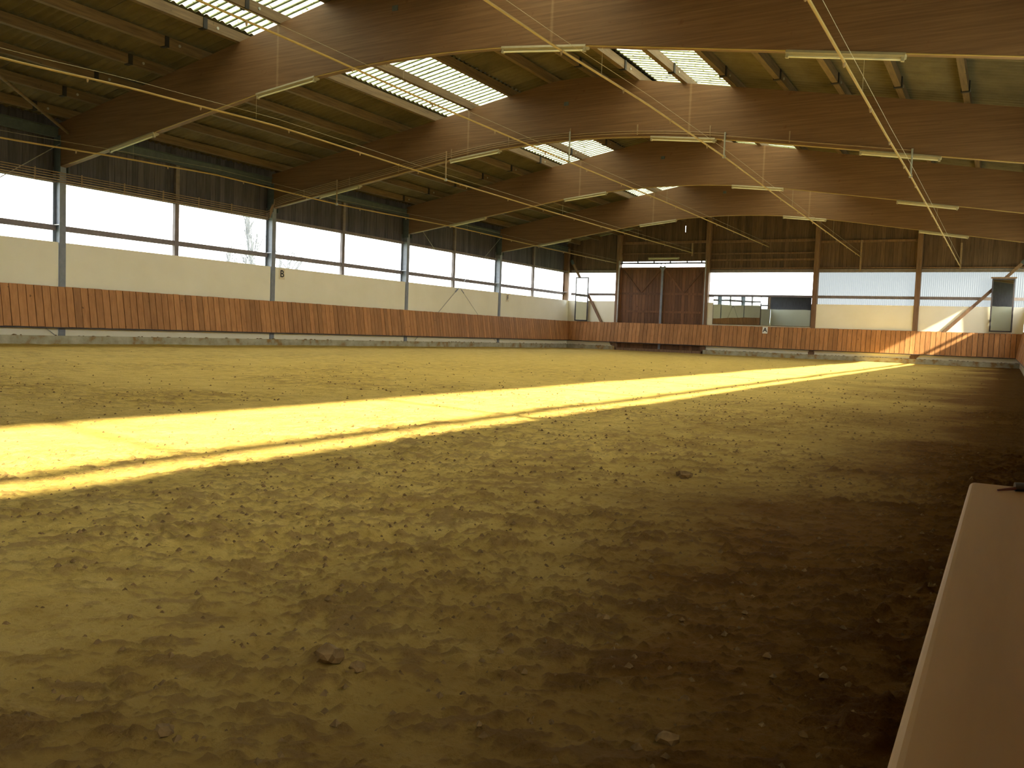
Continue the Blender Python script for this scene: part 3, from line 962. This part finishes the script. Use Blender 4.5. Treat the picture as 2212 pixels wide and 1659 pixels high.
# ================================================================== IRRIGATION
RUNS = [
    ('leftmost', 2.60, [(-47, 4.15), (-36, 4.05), (-29.9, 4.10), (-26.9, 4.23), (-24.7, 4.30), (-20.4, 4.23), (-13.8, 4.33), (-7.4, 4.30), (0.15, 4.33)]),
    ('second from the left', 6.40, [(-47, 4.5), (-36, 4.45), (-32.0, 4.52), (-29.6, 4.65), (-26.4, 4.76), (-20.4, 4.71), (-14.6, 4.71), (0.15, 4.80)]),
    ('middle', 10.05, [(-47, 4.95), (-30.1, 4.97), (-25.2, 4.93), (-20.4, 4.94), (-13.2, 4.98), (-0.2, 4.98)]),
    ('second from the right', 13.90, [(-47, 4.7), (-28.7, 4.73), (-25.0, 4.80), (-20.4, 4.80), (-14.1, 4.70), (0.15, 4.52)]),
    ('rightmost', 17.72, [(-47, 4.1), (-30.4, 4.10), (-24.4, 4.11), (-20.4, 4.15), (-15, 4.15), (0.15, 4.08)]),
]
nozzle_me = MB().tube([(0, 0, 0.01), (0, 0, -0.03), (0, 0, -0.055)], 0.022, 8, 0.010).mesh('nozzle', mat=MAT['feed'])
YF = -20.25 - 0.125                       # front of the beam that carries the feed pipes
for k, (nm, xr, pts) in enumerate(RUNS):
    r = empty('sprinkler_pipe', (xr, -20.4, 4.1), 'thin ochre sprinkler pipe hanging along the hall, %s of five' % nm, 'pipe', 'sprinkler pipes')
    # smooth interpolation
    P = []
    for i in range(len(pts) - 1):
        for q in range(8):
            f = q / 8
            s_ = f * f * (3 - 2 * f) * 0.35 + f * 0.65
            P.append((xr, pts[i][0] + (pts[i + 1][0] - pts[i][0]) * f, pts[i][1] + (pts[i + 1][1] - pts[i][1]) * s_))
    P.append((xr, pts[-1][0], pts[-1][1]))
    pp = part('pipe', MB().tube(P, 0.018, 8), 'pipe', r)
    part('support_wire', MB().tube([(p[0] + 0.05, p[1], p[2] + 0.13) for p in P], 0.0035, 4), 'wire', r)
    zs = np.interp
    ys = [p[1] for p in P]; zz = [p[2] for p in P]
    y = -30.6
    while y < -0.5:
        inst('nozzle', nozzle_me, (xr, y, float(np.interp(y, ys, zz)) - 0.012), pp)
        y += 2.25
    # hanger at the feed beam and hooks at the others
    u = xr - CXM
    ztopk = zb(u) + 0.06 + 0.05 * (4 - k) + 0.03
    zpipe = float(np.interp(YF, ys, zz))
    hg = part('hanger', MB().tube([(xr, YF, ztopk), (xr, YF, zpipe)], 0.020, 8), 'feed' if k in (0, 1) else 'galv', r)
    part('clamp', MB().box(xr - 0.03, xr + 0.03, YF - 0.03, YF + 0.03, zpipe - 0.03, zpipe + 0.03), 'galv', hg)
    for t in (1, 2, 4):
        yb = -L * t
        zp = float(np.interp(yb, ys, zz))
        part('drop_wire', MB().tube([(xr + 0.02, yb - 0.02, zb(u)), (xr + 0.02, yb - 0.02, zp)], 0.003, 4), 'wire', r)
    if k in (1, 3, 4):
        ze = {1: 5.26, 3: 5.25, 4: 5.05}[k]
        part('end_bracket', MB().box(xr - 0.035, xr + 0.035, 0.10, 0.165, {1: 4.65, 3: 3.92, 4: 3.98}[k], ze), 'feed', r)
# feed pipes: along the left wall, up the post, along the beam
for k, (nm, xr, pts) in enumerate(RUNS):
    zw = 3.86 + 0.055 * k
    path = [(0.06, -46.5, zw), (0.06, -20.62, zw), (0.06, -20.50, zw + 0.05), (0.10, -20.44, zw + 0.25), (0.12, YF, zb(9.9) + 0.02 + 0.05 * (4 - k))]
    x = 0.5
    while x < xr - 0.05:
        path.append((x, YF, zb(x - CXM) + 0.06 + 0.05 * (4 - k))); x += 0.4
    path.append((xr, YF, zb(xr - CXM) + 0.06 + 0.05 * (4 - k)))
    f = empty('feed_pipe', (0.06, -20.5, zw), 'thin brown feed pipe along the left wall and beam, %s of five from below' % (ORD[k]), 'pipe', 'feed pipes on wall and beam')
    part('pipe', MB().tube(path, 0.011, 6), 'feed', f)
for kc, y in enumerate(np.arange(-30.0, -20.8, 1.15)[::-1]):
    solo('pipe_clip', MB().box(0.03, 0.05, y - 0.015, y + 0.015, 3.82, 4.12), 'feed', 'thin vertical clip holding the feed pipes on the left wall, %s from where they climb' % ORD[kc], 'clip', 'pipe clips on the left wall', loc=(0.03, y, 3.82))
for kc, x in enumerate(np.arange(1.3, 16.5, 1.75)):
    z = zb(x - CXM)
    nk = sum(1 for r_ in RUNS if r_[1] > x)
    solo('pipe_clip', MB().box(x - 0.012, x + 0.012, YF + 0.012, YF + 0.032, z + 0.03, z + 0.07 + 0.05 * 4), 'feed', 'thin vertical clip holding the feed pipes on the roof beam, %s from the left' % ORD[kc], 'clip', 'pipe clips on the roof beam', loc=(x, YF + 0.03, z))

# ================================================================== BRACING
def rod(a, b, r, label, turn=True):
    o = empty('tie_rod', a, label, 'tie rod', 'steel tie rods of the left wall')
    part('rod', MB().tube([a, b], r, 6), 'galv', o)
    if turn:
        A = Vector(a); B = Vector(b)
        part('turnbuckle', MB().tube([A.lerp(B, 0.44), A.lerp(B, 0.47)], r * 2.2, 8), 'steel', o)
rod((0.035, -12.97, 0.28), (0.035, -6.95, 4.82), 0.011, 'steel tie rod rising to the right across the third window bay')
rod((0.035, -7.04, 0.30), (0.035, -13.1, 4.75), 0.008, 'steel tie rod falling to the right across the third window bay')
rod((0.035, -33.2, 0.28), (0.035, -27.1, 4.75), 0.011, 'steel tie rod at the left edge rising to the post head')
rod((0.035, -27.2, 0.25), (0.035, -33.3, 4.75), 0.011, 'steel tie rod at the left edge with its foot by the plinth')
rb = solo('roof_brace', MB().tube([(0.35, -27.1, 4.98), (5.0, -33.6, 5.95)], 0.035, 10), 'purlin', 'slanting wind brace under the roof in the upper left corner', 'brace', loc=(0.35, -27.1, 4.98))
def brace(a, b, label):
    o = empty('diagonal_brace', (a[0], a[1], a[2]), label, 'brace', 'diagonal braces of the far wall')
    q = part('strut', MB().bar(a, b, 0.12, 0.07, up=(0, 1, 0)), 'post_wood', o); bevel(q, 0.006)
    d = (Vector(b) - Vector(a)).normalized()
    part('gusset', MB().bar(Vector(b) - d * 0.25 + Vector((0, -.040, 0)), Vector(b) + Vector((0, -.040, 0)), 0.16, 0.01, up=(0, 1, 0)), 'steel_dark', o)
brace((2.55, -0.010, 0.30), (0.12, -0.010, 4.50), 'brown diagonal strut in the left corner behind the tall mirror')
brace((16.25, -0.010, 0.28), (20.05, -0.010, 4.36), 'brown diagonal strut in the right corner behind the mirror')

# ================================================================== DOOR
door = empty('door_1', (4.95, 0.1, 0), 'brown double sliding door of boards with steel frame', kind='structure')
xl, xr_ = EP[0] + 0.10, EP[1] - 0.10
xm = 4.99
for (a, b, side) in ((xl, xm - 0.02, 'left'), (xm + 0.02, xr_, 'right')):
    leaf = empty('door_leaf', (0, 0, 0)); leaf.parent = door
    n = 13
    for i in range(n):
        x0 = a + (b - a) * i / n; x1 = a + (b - a) * (i + 1) / n
        part('board', MB().box(x0 + 0.003, x1 - 0.003, 0.130 + random.uniform(0, .004), 0.155, 0.08, 4.13), 'door', leaf)
    part('leaf_backing', MB().box(a, b, 0.160, 0.168, 0.09, 4.12), 'door', leaf)
    for z in (1.05, 1.98, 2.85, 4.08):
        part('cross_rail', MB().box(a, b, 0.095, 0.128, z - 0.05, z + 0.05), 'door', leaf)
    for x0 in (a, b - 0.09):
        part('stile', MB().box(x0, x0 + 0.09, 0.096, 0.129, 0.08, 4.13), 'door', leaf)
    mid = (a + b) / 2
    for x0 in (a + 0.1, b - 0.1):
        part('diagonal', MB().bar((mid, 0.112, 2.88), (x0, 0.112, 4.02), 0.09, 0.03, up=(0, 1, 0)), 'door', leaf)
part('meeting_post', MB().box(xm - 0.05, xm + 0.05, 0.03, 0.09, 0.0, 4.14), 'steel', door)
part('meeting_hood', MB().prism([(xm - 0.16, 4.14), (xm - 0.10, 4.20), (xm - 0.04, 4.14), (xm + 0.04, 4.14), (xm + 0.10, 4.20), (xm + 0.16, 4.14), (xm + .05, 3.95), (xm - .05, 3.95)], 'y', 0.04, 0.09), 'steel', door)
part('track', MB().box(xl, xr_, 0.10, 0.14, 4.285, 4.355), 'rail_dark', door)
for i in range(6):
    x = xl + 0.05 + (xr_ - xl - 0.1) * (i + (0.0 if i < 5 else -0.15)) / 5 * 0.99
    part('track_hanger', MB().box(x - 0.03, x + 0.03, 0.10, 0.14, 4.34, 4.45), 'rail_dark', door)
for x in (xl + 0.03, xm - 0.10, xm + 0.10, xr_ - 0.03):
    part('roller', MB().tube([(x, 0.09, 4.30), (x, 0.12, 4.30)], 0.035, 10).box(x - 0.012, x + 0.012, 0.10, 0.12, 4.13, 4.30), 'rail_dark', door)
for x in (xl - 0.06, xr_ + 0.02):
    part('guide_rail', MB().box(x, x + 0.05, -0.05, -0.03, 1.42, 4.45), 'galv', door)

# ================================================================== MIRRORS
def mirror(x0, x1, z0, z1, y, tilt, yaw, label, top_bar=False, fw=0.055, glass='mirror'):
    cx_ = (x0 + x1) / 2
    o = empty('mirror', (cx_, y, z0), label, 'mirror', 'riding mirrors on the far wall')
    hw = (x1 - x0) / 2; H = z1 - z0
    def sub(nm, mb, mat):
        q = bpy.data.objects.new(nm, mb.mesh(nm, (0, 0, 0), MAT[mat])); COL.objects.link(q); q.parent = o
    sub('glass', MB().box(-hw + fw, hw - fw, -0.006, 0.0, fw, H - fw), glass)
    sub('back_panel', MB().box(-hw, hw, 0.002, 0.018, 0, H), 'frame')
    sub('frame_side', MB().box(-hw, -hw + fw, -0.014, 0.002, 0, H), 'frame')
    sub('frame_side', MB().box(hw - fw, hw, -0.014, 0.002, 0, H), 'frame')
    sub('frame_bottom', MB().box(-hw, hw, -0.014, 0.002, 0, fw), 'frame')
    sub('frame_top', MB().box(-hw - (0.05 if top_bar else 0), hw + (0.05 if top_bar else 0), -0.02, 0.01, H - (fw if not top_bar else 0.0), H + (0.0 if not top_bar else 0.06)), 'frame' if not top_bar else 'post_wood')
    o.rotation_euler = (tilt, 0, yaw)
    return o
mirror(7.60, 9.80, 1.46, 2.75, -0.06, math.radians(1.1), math.radians(0.0), 'left pane of the wide landscape mirror above the letter A', fw=0.012)
mirror(9.82, 12.00, 1.46, 2.75, -0.06, math.radians(0.9), math.radians(0.6), 'right pane of the wide landscape mirror above the letter A', fw=0.012)
mirror(0.47, 1.19, 1.43, 3.63, -0.12, math.radians(0.3), 0.0, 'tall narrow mirror in the left corner reflecting a window', glass='mirror_bright')
mirror(18.90, 19.70, 1.46, 3.58, -0.13, math.radians(1.3), math.radians(0.0), 'tall narrow mirror in the right corner with a timber bar on top', top_bar=True)

# ================================================================== LETTERS
def letter(ch, loc, rot, w, h, label, plate='sign'):
    o = empty('letter_sign', loc, label, 'sign', 'dressage letters')
    o.rotation_euler = rot
    q = bpy.data.objects.new('plate', MB().box(-w / 2, w / 2, 0.0, 0.01, -h / 2, h / 2).mesh('plate', mat=MAT[plate])); COL.objects.link(q); q.parent = o
    cu = bpy.data.curves.new('letter', 'FONT'); cu.body = ch
    cu.size = h * 0.92; cu.align_x = 'CENTER'; cu.align_y = 'CENTER'; cu.extrude = 0.002; cu.offset = 0.006
    tmp = bpy.data.objects.new('tmp_letter', cu); COL.objects.link(tmp)
    dg = bpy.context.evaluated_depsgraph_get(); dg.update()
    me_ = bpy.data.meshes.new_from_object(tmp.evaluated_get(dg))
    bpy.data.objects.remove(tmp)
    me_.materials.clear(); me_.materials.append(MAT['ink'])
    t = bpy.data.objects.new('letter', me_); COL.objects.link(t); t.parent = o
    t.rotation_euler = (math.pi / 2, 0, 0); t.location = (0, -0.003, 0)
    return o
letter('B', (-0.018, -19.87, 2.26), (0, 0, math.pi / 2), 0.24, 0.33, 'cream plate with a black letter B on the left wall')
letter('F', (-0.018, -6.05, 2.25), (0, 0, math.pi / 2), 0.24, 0.33, 'cream plate with a black letter F on the left wall')
tl_ = math.atan((0.20 - 0.045) / (KT - KB))
letter('A', (10.06, -0.115, 1.25), (-tl_, 0, 0), 0.23, 0.30, 'white plate with a black letter A on the far kickboard', 'sign_white')

# ================================================================== BENCH
ZB = 0.45
bn = empty('mounting_bench', (19.73, -38.5, 0), 'pale wooden bench top running along the right kickboard in the foreground', 'bench')
o = part('top_board', MB().box(19.580, 19.875, -39.86, -37.24, ZB - 0.045, ZB), 'plank', bn); bevel(o, 0.011, 4)
part('side_panel', MB().box(19.61, 19.635, -39.82, -37.30, 0.0, ZB - 0.045), 'plank', bn)
part('side_panel', MB().box(19.82, 19.845, -39.82, -37.30, 0.0, ZB - 0.045), 'plank', bn)
part('end_panel', MB().box(19.635, 19.82, -37.33, -37.305, 0.0, ZB - 0.045), 'plank', bn)
part('end_panel', MB().box(19.635, 19.82, -39.82, -39.795, 0.0, ZB - 0.045), 'plank', bn)
hp = empty('hand_tool', (19.70, -37.31, ZB), 'small dark tool with a thin reddish tip lying on the bench end', 'tool')
part('handle', MB().tube([(19.662, -37.315, ZB + 0.009), (19.70, -37.305, ZB + 0.010), (19.78, -37.285, ZB + 0.010)], 0.009, 10), 'tool_steel', hp)
part('tip', MB().tube([(19.633, -37.345, ZB + 0.003), (19.668, -37.316, ZB + 0.007)], 0.002, 6, 0.004), 'tool_tip', hp)

# ================================================================== CLODS
def clod_mesh(seed, r):
    import bmesh
    rr = random.Random(seed)
    bm = bmesh.new(); bmesh.ops.create_icosphere(bm, subdivisions=2, radius=r)
    for v in bm.verts:
        k = 1 + rr.uniform(-0.28, 0.28)
        v.co = Vector((v.co.x * k * 1.15, v.co.y * k, v.co.z * k * 0.75))
    me_ = bpy.data.meshes.new('sand_clod'); bm.to_mesh(me_); bm.free()
    me_.materials.append(MAT['clod'])
    return me_
cl = ['largest dark clod on the kicked-up heap in the left foreground', 'smaller dark clod right of the heap in the left foreground', 'dark clod of sand at the bottom, ahead of the bench', 'dark clod of sand low in the left foreground', 'dark clod of sand lying in the middle distance on the right']
for k, (x, y, r) in enumerate(CLODS):
    o = bpy.data.objects.new('sand_clod', clod_mesh(100 + k, r)); COL.objects.link(o)
    o.location = (x, y, ground_z(x, y) + r * 0.10)
    tag(o, cl[k], 'clod', 'clods of sand')
# uncountable crumbs of sand
m = MB()
base_v = [(-1, -.6, -.3), (1, -.7, -.3), (.9, .8, -.3), (-.8, .7, -.3), (0.1, 0.0, .75), (-.5, -.1, .5)]
base_f = [(0, 1, 4, 5), (1, 2, 4), (2, 3, 5, 4), (3, 0, 5)]
N = 11000
rx = 20.0 - np.abs(RNG.normal(0, 1, N)) * 5.5
d = RNG.exponential(6.0, N) + 0.4
ry = -38.9 + d
ok = (rx > 0.3) & (rx < 19.55) & (ry < -0.3)
rx, ry = rx[ok], ry[ok]
hz = sand_height(rx, ry)
cm = churned(rx, ry)
for x, y, z, c in zip(rx, ry, hz, cm):
    if random.random() > 0.2 + 0.8 * c: continue
    s_ = random.choice((0.003, 0.004, 0.005, 0.007, 0.009)) * (1 + 0.08 * (y + 39))
    s_ = min(s_, 0.026)
    a = random.uniform(0, 6.28); ca, sa = math.cos(a), math.sin(a)
    m.add([(x + s_ * (p[0] * ca - p[1] * sa), y + s_ * (p[0] * sa + p[1] * ca), z + s_ * (p[2] + .1)) for p in base_v], base_f)
cr = bpy.data.objects.new('sand_crumbs', m.mesh('sand_crumbs', (0, 0, 0), MAT['clod'], recalc=False)); COL.objects.link(cr)
tag(cr, 'loose dark crumbs of sand scattered over the arena floor', 'sand', kind='stuff')

# ================================================================== TREES OUTSIDE
def tree(name, base, height, spread, seed, label, upright=0.8):
    rr = random.Random(seed)
    t = empty(name, base, label, 'tree', 'bare trees outside')
    trunk = MB(); br = MB()
    bx_, by_, bz_ = base
    pts = [(bx_ + 0.15 * math.sin(i * 1.3 + seed), by_ + 0.12 * math.cos(i * 1.7), bz_ + height * i / 7) for i in range(8)]
    trunk.tube(pts, height * 0.020, 7, height * 0.006)
    def grow(p, d, ln, r, depth):
        q = p + d * ln * 0.5 + Vector((rr.uniform(-1, 1), rr.uniform(-1, 1), rr.uniform(-.2, .6))) * ln * 0.06
        e = q + (d + Vector((0, 0, 0.25))).normalized() * ln * 0.5
        br.tube([p, q, e], r, 4, r * 0.35, caps=False)
        if depth:
            for _ in range(3):
                dd = (d + Vector((rr.uniform(-.6, .6), rr.uniform(-.6, .6), rr.uniform(0, .7)))).normalized()
                st = p.lerp(e, rr.uniform(0.35, 0.95))
                grow(st, dd, ln * rr.uniform(.4, .6), r * 0.55, depth - 1)
    for i in range(26):
        f = 0.22 + 0.74 * i / 26
        a = rr.uniform(0, 6.283)
        k = min(7, int(f * 7)); p = Vector(pts[k]).lerp(Vector(pts[min(7, k + 1)]), f * 7 - k)
        d = Vector((math.cos(a) * (1 - upright), math.sin(a) * (1 - upright), upright)).normalized()
        grow(p, d, spread * (1.15 - f) * 2.0 + 0.3, height * 0.0085, 2)
    part('trunk', trunk, 'bark', t); part('branches', br, 'bark', t)
tree('bare_poplar', (-30, 6.4, -0.25), 9.3, 1.5, 3, 'bare upright poplar seen through the left windows beside the steel post', 0.86)
tree('bare_poplar', (-30, 4.6, -0.25), 6.0, 1.2, 8, 'lower bare tree left of the poplar, through the left windows', 0.8)
tree('bare_tree', (-30, 10.4, -0.25), 6.4, 1.7, 14, 'bushy bare tree above the letter B, through the left windows', 0.55)
